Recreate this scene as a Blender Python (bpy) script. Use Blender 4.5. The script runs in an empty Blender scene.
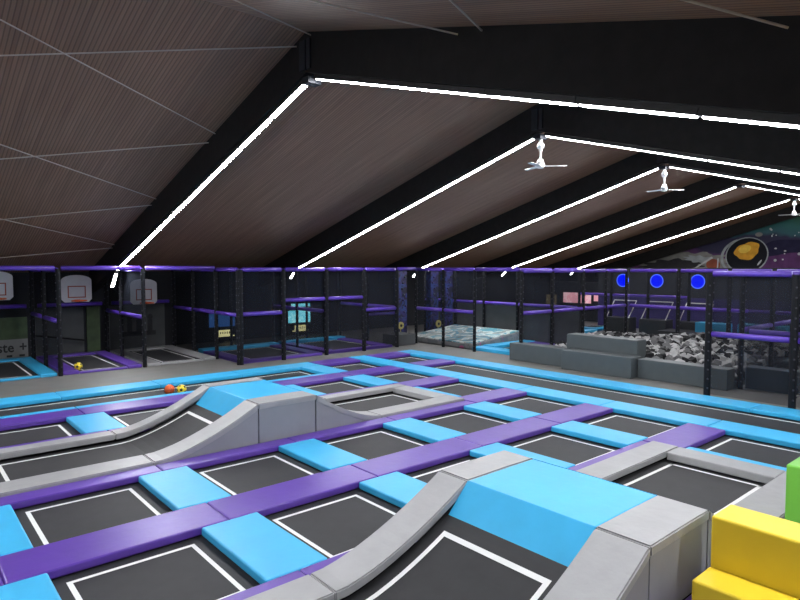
import bpy, bmesh, math, random
from mathutils import Vector, Matrix, Euler
random.seed(7)
PI = math.pi
scn = bpy.context.scene
COL = scn.collection
# ------------------------------------------------------------------ materials
def nt(name):
    m = bpy.data.materials.new(name); m.use_nodes = True
    t = m.node_tree; t.nodes.clear()
    out = t.nodes.new('ShaderNodeOutputMaterial')
    return m, t, out
def lk(t, a, b): t.links.new(a, b)
def pbr(name, col, rough=0.5, spec=0.5, noise=0.06, nscale=6.0, bump=0.0, bscale=20.0, metal=0.0, emit=None, estr=0.0):
    m, t, out = nt(name)
    p = t.nodes.new('ShaderNodeBsdfPrincipled')
    p.inputs['Roughness'].default_value = rough
    p.inputs['Specular IOR Level'].default_value = spec
    p.inputs['Metallic'].default_value = metal
    tc = t.nodes.new('ShaderNodeTexCoord')
    nz = t.nodes.new('ShaderNodeTexNoise'); nz.inputs['Scale'].default_value = nscale; nz.inputs['Detail'].default_value = 4
    lk(t, tc.outputs['Object'], nz.inputs['Vector'])
    mr = t.nodes.new('ShaderNodeMapRange')
    mr.inputs['From Min'].default_value = 0.25; mr.inputs['From Max'].default_value = 0.75
    mr.inputs['To Min'].default_value = 1 - noise; mr.inputs['To Max'].default_value = 1 + noise
    lk(t, nz.outputs['Fac'], mr.inputs['Value'])
    mx = t.nodes.new('ShaderNodeVectorMath'); mx.operation = 'SCALE'
    mx.inputs[0].default_value = col[:3]
    lk(t, mr.outputs['Result'], mx.inputs['Scale'])
    lk(t, mx.outputs['Vector'], p.inputs['Base Color'])
    if bump > 0:
        n2 = t.nodes.new('ShaderNodeTexNoise'); n2.inputs['Scale'].default_value = bscale; n2.inputs['Detail'].default_value = 5
        lk(t, tc.outputs['Object'], n2.inputs['Vector'])
        b = t.nodes.new('ShaderNodeBump'); b.inputs['Strength'].default_value = bump; b.inputs['Distance'].default_value = 0.02
        lk(t, n2.outputs['Fac'], b.inputs['Height']); lk(t, b.outputs['Normal'], p.inputs['Normal'])
    if emit:
        p.inputs['Emission Color'].default_value = (*emit, 1); p.inputs['Emission Strength'].default_value = estr
    lk(t, p.outputs['BSDF'], out.inputs['Surface'])
    return m
def emis(name, col, s):
    m, t, out = nt(name)
    e = t.nodes.new('ShaderNodeEmission'); e.inputs['Color'].default_value = (*col, 1); e.inputs['Strength'].default_value = s
    lk(t, e.outputs['Emission'], out.inputs['Surface'])
    return m
def netmat(name, col, alpha):
    m, t, out = nt(name)
    tr = t.nodes.new('ShaderNodeBsdfTransparent'); d = t.nodes.new('ShaderNodeBsdfDiffuse')
    d.inputs['Color'].default_value = (*col, 1)
    tc = t.nodes.new('ShaderNodeTexCoord'); nz = t.nodes.new('ShaderNodeTexNoise'); nz.inputs['Scale'].default_value = 1.3
    lk(t, tc.outputs['Object'], nz.inputs['Vector'])
    mr = t.nodes.new('ShaderNodeMapRange'); mr.inputs['To Min'].default_value = alpha - .08; mr.inputs['To Max'].default_value = alpha + .08
    lk(t, nz.outputs['Fac'], mr.inputs['Value'])
    mx = t.nodes.new('ShaderNodeMixShader')
    lk(t, mr.outputs['Result'], mx.inputs['Fac']); lk(t, tr.outputs['BSDF'], mx.inputs[1]); lk(t, d.outputs['BSDF'], mx.inputs[2])
    lk(t, mx.outputs['Shader'], out.inputs['Surface'])
    return m
def plankmat(name, c1, c2, freq):
    """boards running along Y: a groove every 1/freq metres of X, tone varying board by board"""
    m, t, out = nt(name)
    p = t.nodes.new('ShaderNodeBsdfPrincipled'); p.inputs['Roughness'].default_value = 0.62
    tc = t.nodes.new('ShaderNodeTexCoord'); sp = t.nodes.new('ShaderNodeSeparateXYZ')
    lk(t, tc.outputs['Object'], sp.inputs['Vector'])
    def math_(op, a, b=None):
        n = t.nodes.new('ShaderNodeMath'); n.operation = op
        for i, v in enumerate((a, b)):
            if v is None: continue
            if isinstance(v, (int, float)): n.inputs[i].default_value = v
            else: lk(t, v, n.inputs[i])
        return n.outputs[0]
    x = math_('MULTIPLY', sp.outputs['X'], freq)
    fr = math_('FRACT', x)
    tri = math_('ABSOLUTE', math_('SUBTRACT', fr, 0.5))            # 0.5 at the groove
    gr = t.nodes.new('ShaderNodeMapRange'); gr.inputs['From Min'].default_value = 0.28; gr.inputs['From Max'].default_value = 0.46
    gr.inputs['To Min'].default_value = 1.0; gr.inputs['To Max'].default_value = 0.55
    lk(t, tri, gr.inputs['Value'])
    fl = math_('FLOOR', x)
    cb = t.nodes.new('ShaderNodeCombineXYZ'); lk(t, math_('MULTIPLY', fl, 0.73), cb.inputs['X']); lk(t, math_('MULTIPLY', sp.outputs['Y'], 0.35), cb.inputs['Y'])
    nz = t.nodes.new('ShaderNodeTexNoise'); nz.inputs['Scale'].default_value = 1.0; nz.inputs['Detail'].default_value = 3
    lk(t, cb.outputs['Vector'], nz.inputs['Vector'])
    mx = t.nodes.new('ShaderNodeMix'); mx.data_type = 'RGBA'
    mx.inputs['A'].default_value = (*c1, 1); mx.inputs['B'].default_value = (*c2, 1)
    mr = t.nodes.new('ShaderNodeMapRange'); mr.inputs['From Min'].default_value = .3; mr.inputs['From Max'].default_value = .7
    lk(t, nz.outputs['Fac'], mr.inputs['Value']); lk(t, mr.outputs['Result'], mx.inputs['Factor'])
    vm = t.nodes.new('ShaderNodeVectorMath'); vm.operation = 'SCALE'
    lk(t, mx.outputs['Result'], vm.inputs[0]); lk(t, gr.outputs['Result'], vm.inputs['Scale'])
    lk(t, vm.outputs['Vector'], p.inputs['Base Color'])
    b = t.nodes.new('ShaderNodeBump'); b.inputs['Strength'].default_value = .5; b.inputs['Distance'].default_value = .02
    lk(t, gr.outputs['Result'], b.inputs['Height']); lk(t, b.outputs['Normal'], p.inputs['Normal'])
    lk(t, p.outputs['BSDF'], out.inputs['Surface'])
    return m
def patchmat(name, cols, scale, estr=0.0, rough=.5, wave=False):
    """large irregular colour patches (printed sheet)"""
    m, t, out = nt(name)
    p = t.nodes.new('ShaderNodeBsdfPrincipled'); p.inputs['Roughness'].default_value = rough
    tc = t.nodes.new('ShaderNodeTexCoord')
    nz = t.nodes.new('ShaderNodeTexNoise'); nz.inputs['Scale'].default_value = scale; nz.inputs['Detail'].default_value = 3
    nz.inputs['Distortion'].default_value = 1.2
    lk(t, tc.outputs['Object'], nz.inputs['Vector'])
    cr = t.nodes.new('ShaderNodeValToRGB'); cr.color_ramp.interpolation = 'CONSTANT'
    els = cr.color_ramp.elements
    els[0].position = 0; els[0].color = (*cols[0], 1)
    els[1].position = .36; els[1].color = (*cols[1], 1)
    n = len(cols)
    for i in range(2, n):
        e = els.new(.36 + .32 * (i - 1) / max(1, n - 2)); e.color = (*cols[i], 1)
    lk(t, nz.outputs['Fac'], cr.inputs['Fac']); lk(t, cr.outputs['Color'], p.inputs['Base Color'])
    if estr > 0:
        lk(t, cr.outputs['Color'], p.inputs['Emission Color']); p.inputs['Emission Strength'].default_value = estr
    lk(t, p.outputs['BSDF'], out.inputs['Surface'])
    return m
M = dict(
    blue=pbr('blue_vinyl', (.040, .43, .77), .42, .5, .05, 3, .12, 9),
    purple=pbr('purple_vinyl', (.105, .043, .35), .36, .6, .06, 3, .14, 8),
    grey=pbr('grey_vinyl', (.335, .335, .345), .42, .5, .05, 4, .28, 7),
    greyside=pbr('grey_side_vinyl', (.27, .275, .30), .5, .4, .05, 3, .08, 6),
    yellow=pbr('yellow_vinyl', (.80, .58, .03), .45, .45, .04, 3, .06, 8),
    green=pbr('green_vinyl', (.17, .52, .06), .45, .45, .04, 3, .06, 8),
    slate=pbr('slate_foam_vinyl', (.075, .088, .094), .5, .45, .06, 4, .08, 8),
    navy=pbr('navy_slate_vinyl', (.05, .075, .10), .5, .45, .06, 4, .08, 8),
    bed=pbr('black_trampoline_fabric', (.024, .024, .027), .60, .35, .12, 5, .05, 120),
    white=pbr('white_line', (.80, .80, .80), .55, .3, .03),
    carpet=pbr('grey_carpet', (.16, .155, .148), .5, .5, .10, 2.2, .04, 60),
    pit=pbr('dark_pit_floor', (.012, .012, .014), .9, .1),
    beam=pbr('dark_glulam', (.011, .0095, .009), .65, .3, .3, 5, .1, 14),
    steel=pbr('dark_steel', (.022, .024, .03), .6, .3),
    wall=pbr('charcoal_wall', (.020, .021, .025), .8, .2, .15, 1.0),
    wallgrey=pbr('grey_wall_panel', (.085, .09, .095), .8, .2, .15, 1.4),
    post=pbr('black_padded_sleeve', (.005, .0055, .008), .7, .25, .2, 8),
    tie=pbr('pale_cable_tie', (.035, .035, .05), .5, .4),
    rail=pbr('purple_foam_sleeve', (.095, .038, .40), .36, .6, .10, 9, .2, 30),
    net=netmat('black_netting', (.022, .024, .032), .44),
    netdark=netmat('dense_black_netting', (.014, .016, .022), .56),
    housing=pbr('black_housing', (.02, .02, .02), .5),
    led=emis('led_diffuser', (.95, .97, 1.0), 125.0),
    cable=pbr('steel_cable', (.50, .42, .36), .5, .4),
    fan=pbr('white_enamel', (.85, .85, .85), .35, .5),
    board=pbr('white_board', (.62, .61, .66), .5, .4, .04),
    orange=pbr('orange_paint', (.70, .12, .03), .5),
    redline=pbr('red_brown_line', (.32, .05, .03), .5),
    ballo=pbr('orange_rubber', (.78, .13, .03), .5, .4, .1, 30, .3, 90),
    bally=pbr('yellow_leather', (.85, .66, .04), .4, .5),
    black=pbr('black_paint', (.008, .008, .009), .5),
    foaml=pbr('light_grey_foam', (.36, .36, .36), .85, .2, .12, 6),
    foamm=pbr('mid_grey_foam', (.13, .13, .135), .85, .2, .12, 6),
    foamd=pbr('black_foam', (.016, .016, .018), .85, .2, .12, 6),
    disc=emis('blue_light_disc', (.0, .008, 1.0), 1.6),
    discring=emis('blue_light_ring', (.08, .16, 1.0), 2.0),
    cyan=patchmat('cyan_screen', [(.25, .75, .9), (.14, .62, .78), (.3, .8, .9), (.5, .85, .95)], 5, 4.0),
    dimblue=patchmat('dim_blue_screen', [(.03, .10, .30), (.02, .07, .22), (.04, .13, .35)], 3, 2.2),
    sign=patchmat('yellow_sign', [(.75, .66, .2), (.85, .8, .4), (.6, .5, .12)], 12, 2.6),
    emblem=patchmat('dull_yellow_paint', [(.30, .25, .06), (.42, .36, .12), (.2, .16, .04)], 9),
    pink=patchmat('pink_picture', [(.75, .22, .30), (.85, .38, .45), (.9, .55, .6), (.6, .2, .3)], 1.5, 1.0),
    cream=patchmat('cream_picture', [(.5, .42, .2), (.25, .2, .12), (.6, .55, .3)], 4, .25),
    airbag=patchmat('printed_airbag', [(.06, .10, .12), (.05, .24, .34), (.30, .33, .32), (.62, .68, .66), (.08, .36, .46), (.42, .44, .40)], 1.25),
    airside=patchmat('printed_airbag_side', [(.25, .26, .26), (.30, .30, .30), (.22, .23, .24), (.6, .10, .28)], 1.6),
    space=patchmat('space_print', [(.006, .007, .02), (.012, .012, .05), (.03, .02, .12), (.02, .05, .20), (.008, .008, .03), (.10, .28, .42)], 2.6, .0),
    purplewall=pbr('purple_wall_pad', (.022, .013, .09), .5, .4, .2, 2),
    pipe=pbr('pale_pipe', (.55, .53, .5), .4),
    banner=pbr('white_banner', (.20, .20, .20), .6),
    bannergreen=pbr('green_banner', (.045, .075, .03), .6, noise=.4, nscale=3),
    figure=pbr('dark_print', (.025, .025, .03), .7),
)
M['ceil'] = plankmat('brown_ceiling_boards', (.225, .115, .066), (.325, .178, .108), 15.0)
# ------------------------------------------------------------------ geometry helpers
def setp(o, label=None, cat=None, group=None, kind=None):
    if label: o['label'] = label
    if cat: o['category'] = cat
    if group: o['group'] = group
    if kind: o['kind'] = kind
    return o
def thing(name, label, cat, loc=(0, 0, 0), group=None, rz=0):
    o = bpy.data.objects.new(name, None); COL.objects.link(o)
    o.empty_display_size = .1
    o.location = loc; o.rotation_euler = (0, 0, rz)
    return setp(o, label, cat, group)
def obj(name, bm, mats, parent=None, smooth=False, center=None):
    """mesh object; vertices in world space, re-based on center (or on the parent's location)"""
    base = Vector(center) if center is not None else (parent.matrix_basis.translation.copy() if parent and parent.parent is None else None)
    if base is None and parent is not None:
        base = Vector((0, 0, 0)); q = parent
        while q is not None: base += Vector(q.location); q = q.parent
    if base is None: base = Vector((0, 0, 0))
    bmesh.ops.translate(bm, verts=bm.verts, vec=-base)
    me = bpy.data.meshes.new(name); bm.to_mesh(me); bm.free()
    for m in (mats if isinstance(mats, (list, tuple)) else [mats]): me.materials.append(m)
    if smooth:
        for p in me.polygons: p.use_smooth = True
    o = bpy.data.objects.new(name, me); COL.objects.link(o)
    if parent is not None:
        o.parent = parent
        if center is not None:
            pb = Vector((0, 0, 0)); q = parent
            while q is not None: pb += Vector(q.location); q = q.parent
            o.location = base - pb
    else:
        o.location = base
    return o
def NB(): return bmesh.new()
def box(bm, x0, x1, y0, y1, z0, z1, mi=0, bev=0.0, seg=2, rot=None):
    r = bmesh.ops.create_cube(bm, size=1)
    vs = r['verts']
    c = Vector(((x0 + x1) / 2, (y0 + y1) / 2, (z0 + z1) / 2))
    for v in vs:
        v.co = Vector((v.co.x * (x1 - x0), v.co.y * (y1 - y0), v.co.z * (z1 - z0)))
    if rot is not None: bmesh.ops.rotate(bm, verts=vs, cent=(0, 0, 0), matrix=rot)
    bmesh.ops.translate(bm, verts=vs, vec=c)
    fs = list({f for v in vs for f in v.link_faces})
    for f in fs: f.material_index = mi
    if bev > 0:
        es = list({e for v in vs for e in v.link_edges})
        bmesh.ops.bevel(bm, geom=es, offset=bev, segments=seg, affect='EDGES', profile=.5)
    return vs
def tube(bm, a, b, r, seg=10, mi=0, r2=None, caps=True):
    a, b = Vector(a), Vector(b); d = b - a
    res = bmesh.ops.create_cone(bm, cap_ends=caps, segments=seg, radius1=r, radius2=r if r2 is None else r2, depth=d.length)
    q = Vector((0, 0, 1)).rotation_difference(d.normalized())
    vs = res['verts']
    bmesh.ops.rotate(bm, verts=vs, cent=(0, 0, 0), matrix=q.to_matrix())
    bmesh.ops.translate(bm, verts=vs, vec=(a + b) / 2)
    for f in {f for v in vs for f in v.link_faces}: f.material_index = mi
    return vs
def poly(bm, pts, mi=0):
    f = bm.faces.new([bm.verts.new(p) for p in pts]); f.material_index = mi
    return f
def sphere(bm, c, r, u=20, v=12, mi=0, sc=(1, 1, 1)):
    res = bmesh.ops.create_uvsphere(bm, u_segments=u, v_segments=v, radius=r)
    for w in res['verts']: w.co = Vector((w.co.x * sc[0], w.co.y * sc[1], w.co.z * sc[2])) + Vector(c)
    for f in {f for w in res['verts'] for f in w.link_faces}: f.material_index = mi
    return res['verts']
ORD = ['first', 'second', 'third', 'fourth', 'fifth', 'sixth', 'seventh', 'eighth', 'ninth', 'tenth', 'eleventh', 'twelfth', 'thirteenth', 'fourteenth']
# ------------------------------------------------------------------ camera
A = math.radians(40.682)
cam = bpy.data.cameras.new('camera'); co = bpy.data.objects.new('camera', cam); COL.objects.link(co)
cam.sensor_width = 36; cam.lens = 27.0; cam.clip_end = 300
co.location = (0, 0, 3); co.rotation_euler = (PI / 2 - math.radians(3.053), 0, -A)
scn.camera = co
# ------------------------------------------------------------------ the hall
def yr(x): return 8.93 + .0175 * (x - 5.68)   # ridge line, a degree off the grid of the trampolines
def zc(y, x=5.68): return 7.0 - (.282 * (y - yr(x)) if y > yr(x) else .274 * (yr(x) - y))
def zl(y, x=5.68): return 6.28 - (.286 * (y - yr(x)) if y > yr(x) else .287 * (yr(x) - y))
XL, XE, YW, YRt = -12.0, 39.4, 23.6, -4.2
FZ = -.03
b = NB()
poly(b, [(XL, 16.4, FZ), (XE, 16.4, FZ), (XE, YW, FZ), (XL, YW, FZ)])
poly(b, [(14.65, YRt, FZ), (XE, YRt, FZ), (XE, 16.4, FZ), (14.65, 16.4, FZ)])
poly(b, [(XL, YRt, FZ), (14.65, YRt, FZ), (14.65, 2.14, FZ), (XL, 2.14, FZ)])
setp(obj('floor', b, M['carpet']), kind='structure')
b = NB(); poly(b, [(XL, 2.1, -.13), (14.7, 2.1, -.13), (14.7, 16.45, -.13), (XL, 16.45, -.13)])
setp(obj('floor_pit', b, M['pit']), kind='structure')
for nm in ('ceiling_left', 'ceiling_right'):
    b = NB()
    q0, q1 = [((yr(x), YW + .3) if nm == 'ceiling_left' else (YRt - .2, yr(x))) for x in (XL, XE)]
    p = [(XL, q0[0], zc(q0[0], XL)), (XE, q1[0], zc(q1[0], XE)), (XE, q1[1], zc(q1[1], XE)), (XL, q0[1], zc(q0[1], XL))]
    poly(b, p[::-1]); poly(b, [(q[0], q[1], q[2] + .12) for q in p])
    setp(obj(nm, b, M['ceil']), kind='structure')
def wallbox(nm, x0, x1, y0, y1, z0, z1, m):
    b = NB(); box(b, x0, x1, y0, y1, z0, z1); return setp(obj(nm, b, m), kind='structure')
wallbox('wall_left', XL, XE, YW, YW + .2, -.15, 3.1, M['wall'])
wallbox('wall_right', XL, XE, YRt - .2, YRt, -.15, 3.6, M['wall'])
def gable(nm, x0, x1, m):
    b = NB()
    pr = [(YRt - .2, -.15), (YW + .2, -.15), (YW + .2, zc(YW + .2, x0)), (yr(x0), zc(yr(x0), x0)), (YRt - .2, zc(YRt - .2, x0))]
    poly(b, [(x0, y, z) for y, z in pr]); poly(b, [(x1, y, z) for y, z in pr[::-1]])
    return setp(obj(nm, b, m), kind='structure')
gable('wall_back', XL - .2, XL, M['wall'])
def muralwall():
    m, t, out = nt('mural_paint')
    p = t.nodes.new('ShaderNodeBsdfPrincipled'); p.inputs['Roughness'].default_value = .8
    tc = t.nodes.new('ShaderNodeTexCoord'); sp = t.nodes.new('ShaderNodeSeparateXYZ'); lk(t, tc.outputs['Object'], sp.inputs['Vector'])
    nz = t.nodes.new('ShaderNodeTexNoise'); nz.inputs['Scale'].default_value = .7; nz.inputs['Detail'].default_value = 2
    lk(t, tc.outputs['Object'], nz.inputs['Vector'])
    a = t.nodes.new('ShaderNodeMath'); a.operation = 'MULTIPLY_ADD'; a.inputs[1].default_value = 1.6
    lk(t, nz.outputs['Fac'], a.inputs[0]); lk(t, sp.outputs['Z'], a.inputs[2])
    y = t.nodes.new('ShaderNodeMath'); y.operation = 'MULTIPLY_ADD'; y.inputs[1].default_value = -.10
    lk(t, sp.outputs['Y'], y.inputs[0]); lk(t, a.outputs[0], y.inputs[2])
    mr = t.nodes.new('ShaderNodeMapRange'); mr.inputs['From Min'].default_value = 2.4; mr.inputs['From Max'].default_value = 5.8
    lk(t, y.outputs[0], mr.inputs['Value'])
    cr = t.nodes.new('ShaderNodeValToRGB'); e = cr.color_ramp.elements
    e[0].color = (.10, .03, .11, 1); e[0].position = 0
    e[1].color = (.02, .018, .05, 1); e[1].position = .30
    for pos, c in ((.22, (.085, .03, .11)), (.52, (.022, .02, .055)), (.6, (.03, .10, .12)), (.78, (.03, .13, .12)), (1, (.03, .11, .05))):
        q = e.new(pos); q.color = (*c, 1)
    lk(t, mr.outputs['Result'], cr.inputs['Fac']); lk(t, cr.outputs['Color'], p.inputs['Base Color'])
    lk(t, p.outputs['BSDF'], out.inputs['Surface'])
    return m
gable('wall_end', XE, XE + .2, muralwall())
FR = [-7.65, -1.0, 5.68, 12.3, 18.97, 25.6, 32.3, 38.9]
for i, fx in enumerate(FR):
    for side, (ya, yb) in (('left', (yr(fx), 23.6)), ('right', (-4.2, yr(fx)))):
        b = NB(); n = 2
        lo = [(y, zl(y, fx) + .05) for y in (ya, yb)]; hi = [(y, zc(y, fx) + .02) for y in (ya, yb)]
        pr = lo + hi[::-1]
        w = .11
        f0 = [b.verts.new((fx - w, y, z)) for y, z in pr]; f1 = [b.verts.new((fx + w, y, z)) for y, z in pr]
        b.faces.new(f0[::-1]); b.faces.new(f1)
        for k in range(4): b.faces.new((f0[k], f0[(k + 1) % 4], f1[(k + 1) % 4], f1[k]))
        bmesh.ops.recalc_face_normals(b, faces=b.faces)
        setp(obj('roof_beam_' + side, b, M['beam']), kind='structure')
# steel plates at the ridge joint of each frame
FNAME = {2: 'nearest', 3: 'second', 4: 'third', 5: 'fourth', 6: 'fifth'}
for i in range(2, 7):
    fx = FR[i]; YR = yr(fx)
    t = thing('ridge_bracket', f'dark steel plate bracket bolted at the ridge of the {FNAME[i]} roof frame', 'bracket', (fx - .12, YR, 6.25))
    b = NB(); box(b, fx - .15, fx - .112, YR - .02, YR + .16, 6.36, 6.86); obj('plate', b, M['steel'], t)
    b = NB(); box(b, fx - .14, fx - .112, YR - .16, YR - .05, 6.36, 6.86); obj('plate', b, M['steel'], t)
    b = NB(); box(b, fx - .13, fx + .13, YR - .10, YR + .10, 6.14, 6.248); obj('shoe', b, M['steel'], t)
# ------------------------------------------------------------------ LED tubes along the beams
def led(fx, y0, y1, label, grp, zz=None):
    z0, z1 = zz or (zl(y0, fx), zl(y1, fx))
    c = ((y0 + y1) / 2, (z0 + z1) / 2)
    t = thing('led_tube_light', label, 'light', (fx, c[0], c[1] + .05), grp)
    sg = 1 if y1 > y0 else -1
    a = math.atan2((z1 - z0) * sg, abs(y1 - y0)); L = math.hypot(y1 - y0, z1 - z0) - .05
    R = Matrix.Rotation(a, 3, 'X')
    b = NB(); box(b, fx - .06, fx + .06, c[0] - L / 2 - .02, c[0] + L / 2 + .02, c[1] - .035, c[1] + .04, rot=R); obj('housing', b, M['housing'], t)
    b = NB(); box(b, fx - .04, fx + .04, c[0] - L / 2 + .015, c[0] + L / 2 - .015, c[1] - .050, c[1] - .034, rot=R); obj('diffuser', b, M['led'], t)
    return t
for i, fx in enumerate(FR[:-1]):
    if i == 0: continue
    nm = FNAME.get(i); YR = yr(fx)
    for s, y0, st, n, lim in (('left', YR + .16, 1.27, 10, 21.2), ('right', YR - .16, -1.27, 9, -3)):
        k = 0; y = y0
        while (y + st < lim if st > 0 else y + st > lim):
            if i >= 2:
                lab = f'white LED tube on the {nm} lit roof beam, {ORD[k]} down from the ridge, {s} slope'
                led(fx, y, y + st, lab, 'LED tubes along the roof beams')
            elif k % 1 == 0:  # unseen tubes on the beam behind the camera, added for their light
                led(fx, y, y + st, f'white LED tube added out of view on the roof beam {"overhead" if i else "farthest behind"}, {ORD[k]} down from the ridge, {s} slope', 'LED tubes along the roof beams')
            k += 1; y += st
        if i >= 2 and s == 'left':
            led(fx, y + .10, y + (.62 if i == 2 else .40), f'short white LED tube at the low eave end of the {nm} lit roof beam', 'LED tubes along the roof beams', (zl(y, fx) - .09, zl(y, fx) - (.56 if i == 2 else .36)))# ------------------------------------------------------------------ bracing cables under the near ceiling bay
X0, X1 = -1.0, 5.68
nodes = [9.35, 12.95, 16.8, 20.6]
def cable(y0, y1, lab):
    b = NB(); d = .06 if y1 > y0 else .10; tube(b, (X0 + .14, y0, zc(y0) - d), (X1 - .13, y1, zc(y1) - d), .012, 6)
    setp(obj('bracing_cable', b, M['cable'], center=((X0 + X1) / 2, (y0 + y1) / 2, (zc(y0) + zc(y1)) / 2)), lab, 'cable', 'bracing cables under the near ceiling')
pl = ['top', 'second', 'third', 'lowest']
cable(9.15, 12.6, 'thin steel bracing cable sloping across the top left ceiling bay to the nearest beam')
cable(12.3, 9.2, 'thin steel bracing cable running almost level to the beam just left of the ridge')
cable(16.25, 12.95, 'thin steel bracing cable rising to the upper part of the nearest beam')
cable(12.7, 16.4, 'thin steel bracing cable sloping down to the middle of the nearest beam')
cable(20.0, 16.75, 'thin steel bracing cable rising to the middle of the nearest beam')
cable(16.6, 20.3, 'thin steel bracing cable sloping down to the low end of the nearest beam')
cable(23.1, 20.5, 'thin steel bracing cable rising to the low end of the nearest beam, lowest one')
cable(5.3, 8.75, 'thin steel bracing cable running to the ridge from the right ceiling slope')
cable(8.6, 5.35, 'thin steel bracing cable on the right ceiling slope crossing down from the ridge side')
cable(1.6, 4.95, 'thin steel bracing cable on the right ceiling slope, short steep one')
cable(5.0, 1.7, 'thin steel bracing cable at the top right corner of the right ceiling slope')
# ------------------------------------------------------------------ ceiling fans
def fan(fx, lab, rz):
    YR = yr(fx)
    z0 = 6.18
    t = thing('ceiling_fan', lab, 'fan', (fx, YR - .02, 5.5), 'white ceiling fans under the ridge')
    y = YR - .02
    b = NB(); tube(b, (fx, y, z0 - .32), (fx, y, z0 - .05), .045, 12); tube(b, (fx, y, z0 - .25), (fx, y, z0 - .15), .085, 14); obj('canopy', b, M['fan'], t, True)
    b = NB(); tube(b, (fx, y, 5.55), (fx, y, z0 - .3), .025, 8); obj('rod', b, M['fan'], t, True)
    b = NB(); tube(b, (fx, y, 5.52), (fx, y, 5.66), .11, 16, r2=.06); tube(b, (fx, y, 5.44), (fx, y, 5.52), .075, 16, r2=.11); obj('motor_hub', b, M['fan'], t, True)
    for k in range(3):
        a = rz + k * 2 * PI / 3
        b = NB()
        R = Matrix.Rotation(a, 3, 'Z')
        vs = box(b, .08, .62, -.055, .055, 5.485, 5.497, rot=None)
        for v in b.verts:
            if v.co.x > .5: v.co.y *= .75
            v.co.z += v.co.y * .18
            v.co = R @ Vector((v.co.x, v.co.y, v.co.z)) + Vector((fx, y, 0))
        obj('blade', b, M['fan'], t)
fan(FR[3], 'white three-blade ceiling fan hanging at the ridge of the second frame, the largest in view', math.radians(-48))
fan(FR[4], 'white three-blade ceiling fan hanging at the ridge of the third frame', math.radians(-40))
fan(FR[6], 'white three-blade ceiling fan hanging by the far mural wall, the farthest one', math.radians(100))
# ------------------------------------------------------------------ trampoline grid
S = [-1.86, .41, 2.68, 4.95, 7.22, 9.49, 11.76]; SW = .72      # bands crossing the strips (X of their left edge)
P = [2.12, 4.39, 6.66, 8.93, 11.20, 13.46]; PW = .70           # purple strips (Y of their near edge)
BZ = -.11
def padmesh(x0, x1, y0, y1, z0=-.10, z1=0.0):
    b = NB(); box(b, x0 + .004, x1 - .004, y0 + .004, y1 - .004, z0, z1, bev=.022, seg=3)
    return b
def pad(x0, x1, y0, y1, m, lab, name='frame_pad', grp=None, z0=-.10, z1=0.0):
    b = padmesh(x0, x1, y0, y1, z0, z1)
    o = obj(name, b, m, center=((x0 + x1) / 2, (y0 + y1) / 2, z0))
    for p in o.data.polygons: p.use_smooth = False
    return setp(o, lab, 'pad', grp)
def frame_line(bm, x0, x1, y0, y1, z, w=.05, mi=0):
    for q in ((x0, x1, y0, y0 + w), (x0, x1, y1 - w, y1), (x0, x0 + w, y0 + w, y1 - w), (x1 - w, x1, y0 + w, y1 - w)):
        poly(bm, [(q[0], q[2], z), (q[1], q[2], z), (q[1], q[3], z), (q[0], q[3], z)], mi)
def bed(x0, x1, y0, y1, lab, grp, z=BZ, ins=.13, over=.14, bedm=None):
    t = thing('trampoline', lab, 'trampoline', ((x0 + x1) / 2, (y0 + y1) / 2, z - .012), grp)
    b = NB(); box(b, x0 - over, x1 + over, y0 - over, y1 + over, z - .012, z); obj('jumping_bed', b, bedm or M['bed'], t)
    b = NB(); frame_line(b, x0 + ins, x1 - ins, y0 + ins, y1 - ins, z + .003); setp(obj('boundary_line', b, M['white'], t), 'white boundary line')
    return t
stripname = ['strip beside the yellow blocks', 'strip right behind the near ramp', 'strip midway between the ramps',
             'strip right before the far ramp', 'strip right behind the far ramp', 'strip bordering the far runway']
segx = [-3.77, -1.5, .77, 3.04, 5.31, 7.58, 9.85, 11.76]
for k, py in enumerate(P):
    n = len(segx) - 1
    for j in range(n):
        if k == 0 and j > 5: pass
        if k in (0, 1, 2) and j == 0: continue
        r = n - j
        lab = f'purple frame pad, {ORD[r-1]} from the right end of the {stripname[k]}'
        xa, xb, ya, yb = segx[j], segx[j + 1], py, py + PW
        if k in (0, 1, 3, 4):                              # the ramps cover part of the strips beside them
            if j == 1: xb = .26
            if j == 2: xa = .27
            if j == 5: xb = 9.93
            if j == 6: xa = 9.94
            if 2 <= j <= 5:
                ya, yb = {0: (py, 2.34), 1: (4.89, py + PW), 3: (py, 9.28), 4: (11.64, py + PW)}[k]
        pad(xa, xb, ya, yb, M['purple'], lab, grp='purple frame pads')
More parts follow.
